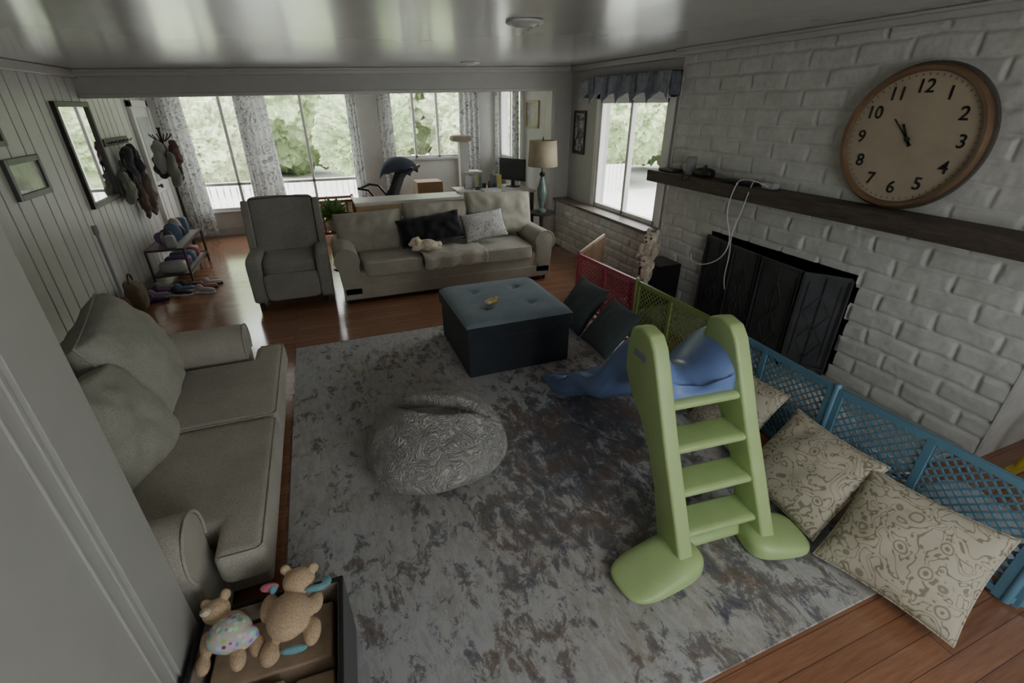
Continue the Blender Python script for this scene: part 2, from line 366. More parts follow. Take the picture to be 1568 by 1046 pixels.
# ---------------------------------------------------------------- fireplace brick heightfield
def brickfield(name,y0,y1,z0,z1,X,hole=None,rowh=.135,bl=.36,res=.0115,parent=None,amp=.015,seed=1,ragged=False):
    ny=int((y1-y0)/res)+1; nz=int((z1-z0)/res)+1
    rng=random.Random(seed)
    V=[];F=[]
    ys=np.linspace(y0,y1,ny); zs=np.linspace(z0,z1,nz)
    bh={}
    for z in zs:
        for y in ys:
            wob=noise.noise(Vector((y*3,z*3,seed)))*.014
            zz=(z+wob)/rowh; r=math.floor(zz); fz=(zz-r)*rowh
            off=(.5*bl if r%2 else 0)+.04*math.sin(r*12.7)
            yy=(y+noise.noise(Vector((y*4,z*4,9)))*.014+off)/bl; c=math.floor(yy); fy=(yy-c)*bl
            d=min(fz,rowh-fz,fy,bl-fy)
            key=(r,c)
            if key not in bh: bh[key]=rng.uniform(-.35,.5)
            t=min(1,max(0,(d-.003+.006*noise.noise(Vector((y*20,z*20,1))))/.020)); t=t*t*(3-2*t)
            h=amp*t*(1+bh[key]*.6)+.006*noise.noise(Vector((y*9,z*11,3)))+.0035*noise.noise(Vector((y*30,z*34,5)))
            V.append((X-h,y,z))
    for j in range(nz-1):
        for i in range(ny-1):
            if hole:
                ym=(ys[i]+ys[i+1])/2; zm=(zs[j]+zs[j+1])/2
                e=.03*math.copysign(1,math.sin(zm/rowh*math.pi)) if ragged else 0
                if hole[0]+e*.6<ym<hole[1] and hole[2]<zm<hole[3]: continue
            a=j*ny+i; F.append((a,a+1,a+ny+1,a+ny))
    me=bpy.data.meshes.new(name); me.from_pydata(V,[],F); me.materials.append(brickm); me.polygons.foreach_set('use_smooth',[True]*len(F))
    o=bpy.data.objects.new(name,me); return link(o,parent)
fp=group('fireplace')
brickfield('brick_face',1.08,4.47,0,2.548,3.665,hole=(2.13,3.68,0,.905),parent=fp,ragged=True)
boxes('chimney_core',[(3.675,4.22,1.09,2.10,0,ZC-.02),(3.675,4.22,3.71,4.34,0,ZC-.02),(3.675,4.22,2.10,3.71,.93,ZC-.02),(3.645,3.67,4.452,4.468,0,2.53),(3.645,4.2,1.075,1.09,0,2.5)],brickm,fp)
boxes('firebox',[(4.15,4.2,2.1,3.7,0,.93),(3.68,4.2,2.06,2.12,0,.93),(3.68,4.2,3.69,3.74,0,.93),(3.68,4.2,2.1,3.7,.91,.93)],soot,fp)
mm,nt,b=newmat('mantel_wood'); v=coords(nt,(8,1.2,8))
nt.links.new(ramp(nt,noisen(nt,v,4,8,.7),[(.3,(.055,.042,.035)),(.7,(.16,.125,.10))]),b.inputs['Base Color']); b.inputs['Roughness'].default_value=.6; bumpn(nt,b,noisen(nt,v,5,8,.75),.8,.02)
box('mantel',3.42,3.642,.98,4.56,1.29,1.41,mm,None,bevel=.012)
box('hearth',3.02,3.635,1.15,4.25,0,.045,M('hearth_stone',(.40,.40,.38),.7,.15,bump=.4,bscale=30),None,bevel=.01)
kw=group('brick_ledge')
brickfield('brick_face',4.47,6.88,0,.70,3.47,parent=kw,seed=4,rowh=.115,bl=.30)
box('core',3.49,3.64,4.48,6.88,0,.70,brickm,kw); box('end_face',3.46,3.64,4.465,4.48,0,.70,brickm,kw)
box('ledge_cap',3.42,3.64,4.475,6.885,.70,.738,M('ledge_wood',(.16,.125,.10),.4,.2),kw,bevel=.008)
# ---------------------------------------------------------------- clock
ck=group('wall_clock',(3.632,2.11,1.845))
facem=M('clock_face',(.44,.37,.27),.55,.10,scale=5); rimm=M('clock_rim',(.20,.125,.07),.4,.2)
def disc(name,prof,mat,n=72,caps=(1,1)): return lathe(name,prof,mat,ck,rot=(0,-90,0),n=n,caps=caps)
disc('back_ring',[(.44,0),(.44,.03),(.40,.035)],M('clock_outer',(.10,.085,.07),.5,.2))
disc('rim',[(.39,.02),(.425,.03),(.428,.06),(.415,.075),(.395,.07),(.385,.045)],rimm,caps=(0,0))
disc('face',[(.388,.0),(.388,.042)],facem)
for i in range(1,13):
    a=math.radians(30*i); c=bpy.data.curves.new('numeral_%d'%i,'FONT'); c.body=str(i); c.size=.108; c.align_x='CENTER'; c.align_y='CENTER'; c.extrude=.001; c.offset=.0012
    c.materials.append(black); o=bpy.data.objects.new('numeral_%d'%i,c)
    o.matrix_local=Matrix(((0,0,-1,-.045),(-1,0,0,-.30*math.sin(a)),(0,1,0,.30*math.cos(a)),(0,0,0,1))); link(o,ck)
L=[]
for i in range(60):
    a=math.radians(6*i); r0,r1=.362,.375
    L.append(((-.0435,-r0*math.sin(a),r0*math.cos(a)),(-.0435,-r1*math.sin(a),r1*math.cos(a)),.0012))
def hand(a,l,w,t=.05):
    a=math.radians(a); return ((-.052,t*math.sin(a),-t*math.cos(a)),(-.052,-l*math.sin(a),l*math.cos(a)),(w,.002),(1,0,0))
bars('ticks',L,black,ck); bars('hour_hand',[hand(316,.16,.003)],black,ck); bars('minute_hand',[hand(330,.10,.006),hand(140,.04,.005)],black,ck)
disc('hub',[(.014,.04),(.014,.058)],black,16)
# ---------------------------------------------------------------- fireplace screen
sc=group('fireplace_screen')
smesh=M('screen_mesh',(.05,.052,.055),.5,.3,bump=.8,bscale=300)
def screen_panel(p,q,h,nm):
    p=Vector(p);q=Vector(q);u=(q-p).normalized();L_=(q-p).length
    R=[]
    def P(a,z): return p+u*a+Vector((0,0,z))
    for a in (0,L_): R.append((P(a,.0),P(a,h),.012))
    for z in (.04,h): R.append((P(0,z),P(L_,z),.012))
    bars(nm+'_frame',R,iron,sc)
    nn=u.cross(Vector((0,0,1)))*-.004
    mobj(nm+'_mesh',[P(0,.04)+nn,P(L_,.04)+nn,P(L_,h)+nn,P(0,h)+nn],[(0,1,2,3)],smesh,sc)
    c=L_/2
    R=[(P(c,.04),P(c,h),.005)]
    for zc_ in (h*.62,h*.32):
        pts=[P(c+dx,zc_+dz_) for dx,dz_ in((0,.16),(.09,.0),(0,-.16),(-.09,0))]
        for i in range(4): R.append((pts[i],pts[(i+1)%4],.005))
    R+= [(P(.05,.1),P(.05,h-.06),.003),(P(L_-.05,.1),P(L_-.05,h-.06),.003)]
    bars(nm+'_scroll',R,iron,sc)
z0=.046
screen_panel((3.585,3.64,z0),(3.50,3.22,z0),.82,'panel_1'); screen_panel((3.50,3.21,z0),(3.46,2.86,z0),.82,'panel_2')
screen_panel((3.46,2.85,z0),(3.42,2.42,z0),.82,'panel_3'); screen_panel((3.42,2.41,z0),(3.60,2.15,z0),.82,'panel_4')
# ---------------------------------------------------------------- mantel objects
lathe('smart_speaker',[(.04,0),(.05,.01),(.05,.16),(.042,.17)],M('grey_mesh',(.30,.30,.29),.8,.1),loc=(3.53,4.00,1.411))
g=group('black_headset',(3.52,3.78,1.411)); puff('pad',(.14,.22,.09),(0,0,.045),black,g,k=2.6); tube('band',[(-.04,-.08,.05),(-.05,-.06,.09),(0,.0,.11),(.05,.06,.09),(.04,.08,.05)],.016,black,g)
box('game_controller_case',3.46,3.60,4.18,4.42,1.411,1.44,M('case_dark',(.06,.055,.05),.5,.2),bevel=.01)
g=group('wifi_router',(3.53,3.33,1.411),6); box('body',-.06,.06,-.16,.16,0,.03,black,g,bevel=.01); 
box('cable_modem',3.50,3.57,2.95,3.07,1.411,1.46,M('modem_white',(.45,.45,.43),.5,.05),bevel=.008)
cg=group('charging_cable')
tube('cord_1',[(3.50,3.30,1.45),(3.42,3.25,1.46),(3.40,3.3,1.3),(3.40,3.28,1.1),(3.39,3.15,.95),(3.36,3.2,.75),(3.36,3.45,.62),(3.38,3.62,.62),(3.42,3.66,.68)],.005,cordm,cg)
tube('cord_2',[(3.50,3.16,1.45),(3.41,3.1,1.43),(3.40,3.12,1.2),(3.40,3.2,1.0),(3.38,3.12,.8),(3.38,3.16,.6),(3.37,3.1,.5)],.004,cordm,cg)
tube('cord_3',[(3.50,3.9,1.45),(3.41,3.85,1.42),(3.41,3.9,1.36),(3.42,3.99,1.35),(3.41,3.95,1.43)],.005,black,cg)
tube('cord_4',[(3.45,3.3,1.42),(3.41,3.2,1.5),(3.43,3.05,1.47),(3.5,3.0,1.43)],.004,cordm,cg)
# ---------------------------------------------------------------- valance
vm=fabric('valance_blue',(.26,.285,.335),var=.30,sc=18); vm2=fabric('valance_dark',(.15,.165,.20),var=.3,sc=18)
V=[];F=[];n=160
for i in range(n+1):
    t=i/n; Y=4.49+t*1.86; b0=3.53+.008*math.sin(t*60)
    hh=.275-.08*abs(math.sin(math.pi*t*6))
    for j in range(6):
        q=j/5; V.append((b0-.03*q*abs(math.cos(math.pi*t*6))**3-.006*math.sin(t*180+q*3)*q,Y,2.37-hh*q))
for i in range(n):
    for j in range(5): a=i*6+j; F.append((a,a+1,a+7,a+6))
vg=group('valance'); o=mobj('front',V,F,vm,vg,smooth=True); m=o.modifiers.new('s','SOLIDIFY'); m.thickness=.006
boxes('board',[(3.53,XR-.002,4.49,4.505,2.14,2.37),(3.53,XR-.002,6.335,6.35,2.14,2.37),(3.53,XR-.002,4.49,6.35,2.36,2.37)],vm2,vg)
for i in range(1,6):
    y=4.49+1.86*i/6; mobj('jabot_%d'%i,[(3.50,y-.04,2.365),(3.50,y+.04,2.365),(3.485,y+.055,2.16),(3.475,y,2.06),(3.485,y-.055,2.16)],[(0,1,2,3,4)],vm2,vg)
def frame(name,axis,pos,a0,a1,z0,z1,fw,fm,im,d=.025,sgn=-1):
    g=group(name)
    def b(p,q,r,s,t): 
        lo,hi=sorted((pos,pos+sgn*t)); return (lo,hi,p,q,r,s) if axis=='x' else (p,q,lo,hi,r,s)
    boxes('frame',[b(a0,a0+fw,z0,z1,d),b(a1-fw,a1,z0,z1,d),b(a0+fw,a1-fw,z0,z0+fw,d),b(a0+fw,a1-fw,z1-fw,z1,d)],fm,g,bevel=.004)
    boxes('picture',[b(a0+fw*.9,a1-fw*.9,z0+fw*.9,z1-fw*.9,d*.4)],im,g); return g
def artmat(name,c1,c2,sc):
    m,nt,b=newmat(name); v=coords(nt); nt.links.new(ramp(nt,noisen(nt,v,sc,5,.7,1),[(.42,c1),(.55,c2)]),b.inputs['Base Color']); b.inputs['Roughness'].default_value=.15; return m
frame('picture_frame','x',XR,6.42,6.76,1.40,1.98,.035,darkwood,artmat('print_art',(.55,.54,.5),(.08,.08,.09),12))
frame('picture_frame','x',3.40,7.45,7.95,1.72,2.12,.03,pine,artmat('map_art',(.60,.60,.56),(.40,.42,.38),9))
greyframe=M('grey_frame',(.10,.105,.10),.4,.2)
glassart=M('glass_art',(.50,.52,.48),.06,.4,scale=6)
frame('picture_frame','x',XL,4.93,5.49,1.36,1.67,.045,greyframe,glassart,sgn=1,d=.03)
frame('picture_frame','x',XL,4.55,5.10,1.76,2.04,.04,greyframe,glassart,sgn=1,d=.03)
mirm=M('mirror',(.85,.85,.85),.02,0,metal=1)
frame('wall_mirror','x',XL,6.15,6.98,1.08,2.08,.05,darkwood,mirm,sgn=1,d=.04)
for (x,y) in((1.26,3.0),(1.86,6.05)):
    g=group('ceiling_light',(x,y,zc(x)-.003)); lathe('ring',[(.11,0),(.11,-.012),(.085,-.02),(.08,-.012),(.05,-.03),(.05,-.025),(.02,-.03)],white,g)

o=box('rug',-.47,2.27,.68,4.33,0.001,.012,rugm,bevel=.004)

# ---------------------------------------------------------------- sofas
def arm(name,x0,x1,y0,y1,H,mat,g,side):
    w=x1-x0; r=w*.46; cx=(x0+x1)/2+side*.02; cz=H-r
    inner=x0+.03 if side>0 else x1-.03; outer=x1-.05 if side>0 else x0+.05
    pts=[(inner,.1)]
    st=[];n=22
    for i in range(n+1):
        t=i/n; ang= (math.radians(205)-math.radians(245)*t) if side>0 else (math.radians(-25)+math.radians(245)*t)
        st.append((cx+r*math.cos(ang),cz+r*math.sin(ang)))
    pts+=st+[(outer,.1)]
    extr(name,pts,'y',y0,y1,mat,g,bevel=.018,smooth=True)
    tube(name+'_welt',[(p[0],y0-.001,p[1]) for p in st],.006,mat,g,smooth=False)
def sofa(name,loc,rotz,W,D,mat,nseat,aw=.27,armH=.63,seatz=.47,backH=.84,T=.0,armset=.0):
    g=group(name,loc,rotz)
    x0,x1=-W/2,W/2
    puff('base',(W-.10,D-.08-armset,.30),(0,(armset)/2,.22),mat,g,k=14,n=16)
    boxes('skirt',[(x0+.05,x1-.05,-D/2+armset+.03,D/2-.04,.05,.2)],mat,g,bevel=.015)
    if armset: boxes('front_rail',[(x0+aw-.02,x1-aw+.02,-D/2+.06,-D/2+armset+.1,.06,.32)],mat,g,bevel=.02)
    arm('arm_1',x0,x0+aw,-D/2+armset+.03,D/2-.05,armH,mat,g,-1); arm('arm_2',x1-aw,x1,-D/2+armset+.03,D/2-.05,armH,mat,g,1)
    puff('back',(W-.16,.24,backH-.1),(0,D/2-.14,(backH-.1)/2+.1),mat,g,k=8,n=18)
    sw=(W-2*aw+.02)/nseat
    for i in range(nseat):
        cx=-W/2+aw-.01+sw*(i+.5); ww=sw-.008; y0=-D/2; y1=D/2-.22
        zt=seatz+.0
        if T:
            s_=-1 if i==0 else 1
            xi=cx-s_*ww/2; xo=cx+s_*ww/2; xe=xo+s_*T; ya=y0+armset-.01
            pts=[(xi,y0),(xe,y0),(xe,ya),(xo,ya),(xo,y1),(xi,y1)]
            o=extr('seat_%d'%(i+1),pts,'z',zt-.17,zt,mat,g,bevel=.045,seg=6,smooth=True)
            zz=zt-.012; 
            tube('welt_%d'%(i+1),[(xi+s_*.01,y1,zz),(xi+s_*.008,y0+.03,zz),(xi+s_*.03,y0+.010,zz),(xe-s_*.03,y0+.010,zz),(xe-s_*.01,y0+.03,zz),(xe-s_*.01,ya-.03,zz)],.006,mat,g,smooth=False)
        else:
            puff('seat_%d'%(i+1),(ww,y1-y0,.19),(cx,(y0+y1)/2,seatz-.085),mat,g,k=8,n=22,wr=.006,seed=i)
            tube('welt_%d'%(i+1),[(cx-ww/2+.03,y0+.008,zt-.01),(cx+ww/2-.03,y0+.008,zt-.01)],.006,mat,g,smooth=False)
    for sx in (x0+.1,x1-.1):
        for sy in (-D/2+armset+.1,D/2-.12):
            lathe('leg',[(.02,0),(.03,.1)],darkwood,g,loc=(sx,sy,0),n=12)
    return g
fs=sofa('sofa',(1.33,5.73,0),0,2.66,.96,sofa_m,3,aw=.29,armset=.0,armH=.64,backH=.78)
for i,(cx,cz,w,h,r) in enumerate(((-.86,.67,.80,.48,.03),(-.04,.73,.82,.48,-.02),(.80,.78,.90,.52,-.05))):
    pillow('back_cushion_%d'%(i+1),w,h,.30,sofa_m,(cx,.18,cz),(1,0,r),(0,.28,1),fs,seed=i+2,e=.22,wr=.025,pinch=.02,welt=.006)
V=[];F=[];nx,ny=26,34
for j in range(ny+1):
    t=j/ny
    for i in range(nx+1):
        s_=i/nx; x=.02+ (s_-.5)*.78+.02*math.sin(t*9)
        Lp=t*.74
        if Lp<.50: yy=.12-Lp; zz=.502
        else:
            q=(Lp-.50); yy=-.40-min(q,.1)*.9-.0; zz=.502-max(0,q-.05)*.95
            yy=max(yy,-.505)
        zz+=.010*noise.noise(Vector((x*9,t*7,1)))+.007*math.sin(s_*22+t*3)*(.5+t)
        V.append((x,yy-.012*math.sin(s_*19)*t,zz+.004))
for j in range(ny):
    for i in range(nx): a=j*(nx+1)+i; F.append((a,a+1,a+nx+2,a+nx+1))
bl=group('throw_blanket',(1.33,5.73,0)); o=mobj('cloth',V,F,blank_m,bl,smooth=True); m=o.modifiers.new('s','SOLIDIFY'); m.thickness=.012
pillow('black_cushion',.80,.34,.20,blackfab,(1.16,5.66,.70),(1,.05,.10),(0,.5,.9),seed=3,e=.28,wr=.04)
pillow('leaf_print_cushion',.56,.36,.16,flor2,(1.84,5.64,.69),(1,0,.10),(0,.55,.85),seed=9,e=.4)
g=group('plush_dog',(1.05,5.40,.525),-15,1.25)
blob('body',[((0,0,.04),(.10,.07,.055)),((-.10,-.02,.07),(.055,.05,.05)),((-.15,-.04,.06),(.025,.025,.02)),((-.10,-.07,.02),(.05,.02,.02)),((.09,-.06,.02),(.05,.025,.02)),((.11,.02,.04),(.03,.03,.03))],plushw,g)
blob('ears',[((-.085,.035,.085),(.02,.015,.035)),((-.09,-.07,.085),(.02,.015,.035))],teddy,g); blob('nose',[((-.175,-.045,.065),.008)],black,g,vox=.003)
# loveseat
LW=2.10;ls=sofa('loveseat',(-.975,2.51,0),90,LW,1.06,sofa2_m,2,aw=.29,armH=.67,seatz=.48,backH=.74,T=.20,armset=.20)
pillow('back_pillow_1',.66,.58,.36,cush2_m,(.44,.20,.765),(1,.15,.10),(.0,.40,1),ls,seed=12,e=.28,wr=.04,pinch=.03,welt=.006)
pillow('back_pillow_2',.64,.54,.30,cush2_m,(-.20,.16,.67),(1,-.25,-.12),(0,.55,1),ls,seed=14,e=.28,wr=.04,pinch=.03,welt=.006)
pillow('back_pillow_3',.60,.44,.22,cush2_m,(.58,.38,.72),(1,0,.0),(0,.2,1),ls,seed=17,e=.34,wr=.03)
# recliner
rc=group('recliner',(-.47,5.86,0))
puff('base',(.56,.74,.36),(0,-.02,.26),recl_m,rc,k=12); puff('seat',(.55,.66,.17),(0,-.10,.45),recl_m,rc,k=6,n=18)
puff('footrest',(.55,.08,.30),(0,-.44,.27),recl_m,rc,k=8)
for s_ in (-1,1):
    extr('arm_%d'%(s_+2),[(-.46,.10),(-.48,.52),(-.44,.585),(-.34,.60),(.30,.58),(.36,.50),(.36,.10)],'x',s_*.345-.07,s_*.345+.07,recl_m,rc,bevel=.045,seg=5,smooth=True)
    puff('wing_%d'%(s_+2),(.08,.22,.60),(s_*.375,.24,.78),recl_m,rc,k=8,rot=(-14,0,0))
puff('back',(.72,.22,.74),(0,.30,.74),recl_m,rc,k=10,n=22,rot=(-14,0,0),wr=.006)
dp=M('dark_piping',(.09,.085,.075),.8,.1)
tube('piping',[(-.33,.10,.50),(-.335,.275,1.09),(0,.285,1.105),(.335,.275,1.09),(.33,.10,.50)],.007,dp,rc,smooth=False)
boxes('legs',[(-.38,-.33,-.4,-.35,0,.12),(.33,.38,-.4,-.35,0,.12),(-.38,-.33,.3,.35,0,.12),(.33,.38,.3,.35,0,.12)],darkwood,rc)
# ---------------------------------------------------------------- ottoman
ot=group('ottoman',(1.345,3.66,.013))
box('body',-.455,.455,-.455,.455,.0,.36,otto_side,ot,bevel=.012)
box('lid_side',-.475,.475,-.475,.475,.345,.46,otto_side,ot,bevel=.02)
n=60;V=[];F=[];but=[(a,b_) for a in(-.2,.2) for b_ in(-.2,.2)]
for i in range(n+1):
    for j in range(n+1):
        u=2*i/n-1;w_=2*j/n-1;x=u*.472;y=w_*.472
        z=.458+.05*max(0,(1-u**10)*(1-w_**10))**.5
        for (a,b_) in but: z-=.03*math.exp(-((x-a)**2+(y-b_)**2)/.0012)+.006*math.exp(-((x-a)**2+(y-b_)**2)/.012)
        V.append((x,y,z))
for i in range(n):
    for j in range(n): a=i*(n+1)+j;F.append((a,a+1,a+n+2,a+n+1))
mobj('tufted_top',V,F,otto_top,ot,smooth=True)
for (a,b_) in but: puff('button',(.03,.03,.015),(a,b_,.485),otto_top,ot,k=2.2,n=6)
g=group('toy_duck',(1.20,3.52,.522),0,1.2); blob('body',[((0,0,.02),(.045,.03,.02)),((.03,0,.035),(.02,.018,.015))],M('toy_yellow',(.6,.5,.15),.5),g,vox=.004); blob('trim',[((-.03,-.01,.018),(.03,.03,.014))],plushw,g,vox=.004)
# ---------------------------------------------------------------- bean bag
def arcd(q,bulge,a=(-.20,.20),b=(.31,-.08)):
    best=9
    for kk in range(31):
        t=kk/30; c=Vector((a[0]+(b[0]-a[0])*t-.46*bulge*math.sin(math.pi*t),a[1]+(b[1]-a[1])*t-.89*bulge*math.sin(math.pi*t)))
        dd=(q-c).length
        if dd<best: best=dd;bt=t;bc=c
    return best,bt,(q-bc).dot(Vector((-.46,-.89)))
def beanfn(p):
    z=p.z
    if z<0: p=Vector((p.x,p.y,z*.52))
    if p.z>0:
        q=Vector((p.x,p.y))
        dA,tA,sA=arcd(q,.15); dB,tB,sB=arcd(q,.0)
        eA=min(1,min(tA,1-tA)*5+.1)
        q3=p*5; p.z+=.016*noise.noise(q3)+.008*noise.noise(q3*2.6)
        # lower deep slit with plump outer lip, lens-shaped folded insert, upper shallow seam
        p.z-=.14*math.exp(-(dA/.019)**2)*eA
        if sA>0: p.z+=.045*math.exp(-((dA-.05)/.035)**2)*eA
        p.z-=.07*math.exp(-(dB/.017)**2)*min(1,min(tB,1-tB)*5+.1)
        if sB<0: p.z+=.03*math.exp(-((dB-.05)/.04)**2)*min(1,min(tB,1-tB)*5)
        if sA<0 and sB>0: p.z-=.025
    return p
bb=puff('bean_bag',(.86,.82,.50),(.41,2.33,.155),beanm,None,k=2.25,n=110,wr=.010,seed=2,sc=4,fn=beanfn)
# ---------------------------------------------------------------- slide
sl=group('toddler_slide',(1.475,1.10,.016),-5)
shL=lambda v:(v[0]+.09*(1-v[2]),v[1],v[2]); shR=lambda v:(v[0]-.045+.145*(1-v[2]),v[1],v[2]); shM=lambda v:(v[0]-.02+.12*(1-v[2]),v[1],v[2])
prof=[(-.06,.0),(.05,.32),(.17,.66),(.26,.95),(.30,1.07),(.34,1.125),(.42,1.14),(.49,1.11),(.53,1.0),(.54,.86),(.48,.74),(.39,.66),(.31,.54),(.23,.34),(.16,.0)]
for s_ in (-1,1):
    extr('side_post_%d'%(s_+2),prof,'x',s_*.235-.04,s_*.235+.04,green,sl,bevel=.016,seg=5,smooth=True,shear=shR if s_>0 else shL)
    def ff(p,s_=s_):
        if p.z<0: p.z=p.z*.3
        p.z*= .35+.75*max(0,(.20-s_*p.x*1.0)/.35)
        return p
    ln=.46 if s_<0 else .34
    puff('foot_%d'%(s_+2),(ln,.27,.17),(s_*.235+.09+s_*(ln/2-.1),.02,.028),green,sl,k=3.2,n=20,fn=ff,rot=(0,0,s_*-10))
for i,(y,z) in enumerate(((.06,.19),(.12,.40),(.19,.61),(.26,.81))):
    extr('step_%d'%(i+1),[(y-.02,z-.035),(y-.03,z-.005),(y-.01,z+.008),(y+.13,z+.008),(y+.15,z-.02),(y+.155,z-.11),(y+.13,z-.11),(y+.12,z-.03)],'x',-.215,.205,green,sl,bevel=.01,seg=3,smooth=True,shear=shM)
extr('base_bridge',[(.10,.0),(.06,.05),(.10,.09),(.18,.09),(.2,.0)],'x',-.12,.32,green,sl,bevel=.02,smooth=True)
path=[(.27,.85),(.40,.88),(.52,.86),(.64,.78),(.76,.65),(.87,.53),(.97,.46),(1.07,.425),(1.17,.38),(1.29,.29),(1.41,.19),(1.52,.13),(1.62,.105),(1.72,.10)]
def cr(P,t):
    n_=len(P)-1; f=t*n_; i=min(int(f),n_-1); u=f-i
    p=[P[max(0,min(n_,i+k_))] for k_ in(-1,0,1,2)]
    return tuple(.5*((2*p[1][c])+(-p[0][c]+p[2][c])*u+(2*p[0][c]-5*p[1][c]+4*p[2][c]-p[3][c])*u*u+(-p[0][c]+3*p[1][c]-3*p[2][c]+p[3][c])*u**3) for c in(0,1))
V=[];F=[];nt_=80
for i in range(nt_+1):
    t=i/nt_; y,z=cr(path,t)
    sh=.085+.095/(1+(abs(t-.17)/.17)**3); wd=.195
    if t<.06: sh*=.35+.65*math.sin(t/.06*math.pi/2)
    if t>.90: sh*=1-(t-.90)/.10*.6
    zb_=-.10 if t<.6 else max(-.10,-z+.003)
    if t>.93: zb_=-z+.003
    cs=[(-wd-.02,zb_),(-wd-.045,0),(-wd-.055,sh*.5),(-wd-.05,sh*.85),(-wd-.03,sh),(-wd-.005,sh),(-wd+.03,sh*.85),(-wd+.06,sh*.55),(-wd+.10,sh*.25),(-wd+.14,sh*.06),(-.03,.0)]
    cs=cs+[(-a,b_) for a,b_ in reversed(cs)]
    for a,h in cs: V.append((a,y,z+h))
nc=22
for i in range(nt_):
    for j in range(nc): a=i*nc+j;b2=i*nc+(j+1)%nc;F.append((a,b2,b2+nc,a+nc))
F.append(tuple(range(nc)));F.append(tuple(range(nt_*nc,(nt_+1)*nc)))
mobj('slide_chute',V,F,blue,sl,smooth=True,sub=1)
boxes('sticker',[(-.2765,-.2755,.36,.46,.98,1.05)],M('sticker_blue',(.25,.32,.42),.3),sl)
# ---------------------------------------------------------------- play yard gate
gt=group('play_yard_gate')
def gate(p,q,mat,nm,h=.58,diam=.05):
    p=Vector((*p,.015));q=Vector((*q,.015));u=(q-p).normalized();L_=(q-p).length
    def P(a,z): return p+u*a+Vector((0,0,z))
    R=[]
    for a in(.02,L_-.02,L_/2): R.append((P(a,0),P(a,h),(.018,.014)))
    R+=[(P(0,h-.01),P(L_,h-.01),(.012,.018)),(P(0,.03),P(L_,.03),(.012,.018))]
    z0_,z1_=.045,h-.03;H=z1_-z0_;a=-H
    while a<L_:
        for sg in(1,-1):
            s0,s1=a,a+H
            lo,hi=max(s0,.03),min(s1,L_-.03)
            if hi-lo>.01:
                za,zb_=z0_+(lo-s0),z0_+(hi-s0)
                if sg<0: za,zb_=z1_-(lo-s0),z1_-(hi-s0)
                R.append((P(lo,za),P(hi,zb_),(.003,.0045)))
        a+=diam
    return bars(nm,R,mat,gt)
gate((3.22,5.0),(2.50,4.36),gorange,'panel_orange'); gate((2.50,4.34),(2.58,3.38),gred,'panel_red'); gate((2.58,3.36),(2.60,2.44),ggreen,'panel_green')
gate((2.60,2.42),(2.56,1.42),gblue,'panel_blue_1'); gate((2.56,1.40),(2.60,.45),gblue,'panel_blue_2'); gate((2.60,.43),(3.1,-.2),gblue,'panel_blue_3')
for i,(a,b_) in enumerate(((2.5,4.35),(2.58,3.37),(2.6,2.43),(2.56,1.41),(2.6,.44))): lathe('hinge_%d'%i,[(.02,0),(.02,.60),(.012,.61)],[gred,ggreen,gblue,gblue,gblue][i],gt,loc=(a,b_,.014),n=14)
def lean(name,b0,b1,t0,t1,th,mat,seed,e=.42,lift=.04):
    b0,b1,t0,t1=map(Vector,(b0,b1,t0,t1)); c=(b0+b1+t0+t1)/4+Vector((-.03,0,lift)); wd=(b1-b0+t1-t0)/2; hd=(t0+t1-b0-b1)/2
    return pillow(name,wd.length*1.05,hd.length*1.08,th,mat,c,wd,hd,seed=seed,e=e,welt=.005 if mat is flor else None)
lean('floral_pillow',(2.02,.93,.03),(2.13,.42,.03),(2.36,.98,.36),(2.50,.48,.36),.17,flor,1)
lean('floral_pillow',(2.09,1.47,.04),(2.06,.96,.04),(2.42,1.50,.38),(2.42,1.0,.38),.17,flor,2)
lean('floral_pillow',(2.20,2.05,.04),(2.18,1.58,.04),(2.46,2.05,.42),(2.44,1.60,.42),.15,flor,3)
lean('dark_teal_pillow',(2.10,3.42,.04),(2.08,2.98,.04),(2.40,3.45,.38),(2.40,3.0,.38),.17,teal_dark,4)
lean('dark_teal_pillow',(2.10,3.98,.03),(2.10,3.50,.03),(2.38,4.0,.42),(2.40,3.52,.42),.17,teal_dark,5)
g=group('subwoofer_speaker',(3.36,4.04,.047)); box('cabinet',-.15,.15,-.17,.17,0,.46,M('speaker_black',(.02,.018,.017),.4,.2),g,bevel=.008); box('grille',-.165,-.15,-.15,.15,.04,.42,blackfab,g,bevel=.006)
g=group('plush_cat',(3.28,4.13,.518),205,1.1)
blob('body',[((0,0,.09),(.09,.08,.10)),((.02,0,.20),(.075,.075,.07)),((.09,0,.19),(.03,.035,.025)),((.09,.06,.03),(.06,.03,.03)),((.09,-.06,.03),(.06,.03,.03)),((.07,.07,.10),(.03,.025,.06)),((.07,-.07,.10),(.03,.025,.06)),((0,.05,.27),(.02,.022,.035)),((0,-.05,.27),(.02,.022,.035))],plushw,g,vox=.008)
blob('face',[((.118,0,.195),.012),((.085,.03,.225),.011),((.085,-.03,.225),.011)],black,g,vox=.003)
g=group('plush_puppy',(3.10,3.93,.46),190,1.15)
blob('body',[((0,0,-.02),(.06,.055,.10)),((.02,0,.09),(.06,.06,.055)),((.075,0,.075),(.03,.03,.022)),((.05,.05,-.10),(.03,.025,.05)),((.05,-.05,-.10),(.03,.025,.05)),((0,.065,.07),(.015,.02,.045)),((0,-.065,.07),(.015,.02,.045))],plushw,g,vox=.008)
blob('face',[((.10,0,.085),.010),((.072,.022,.108),.009),((.072,-.022,.108),.009)],black,g,vox=.003)
g2=group('floor_speaker',(3.08,3.97,.046)); box('cabinet',-.09,.09,-.10,.10,0,.275,M('speaker_dark',(.03,.028,.026),.5,.2),g2,bevel=.008)
yp=M('yellow_plastic',(.5,.38,.05),.4)
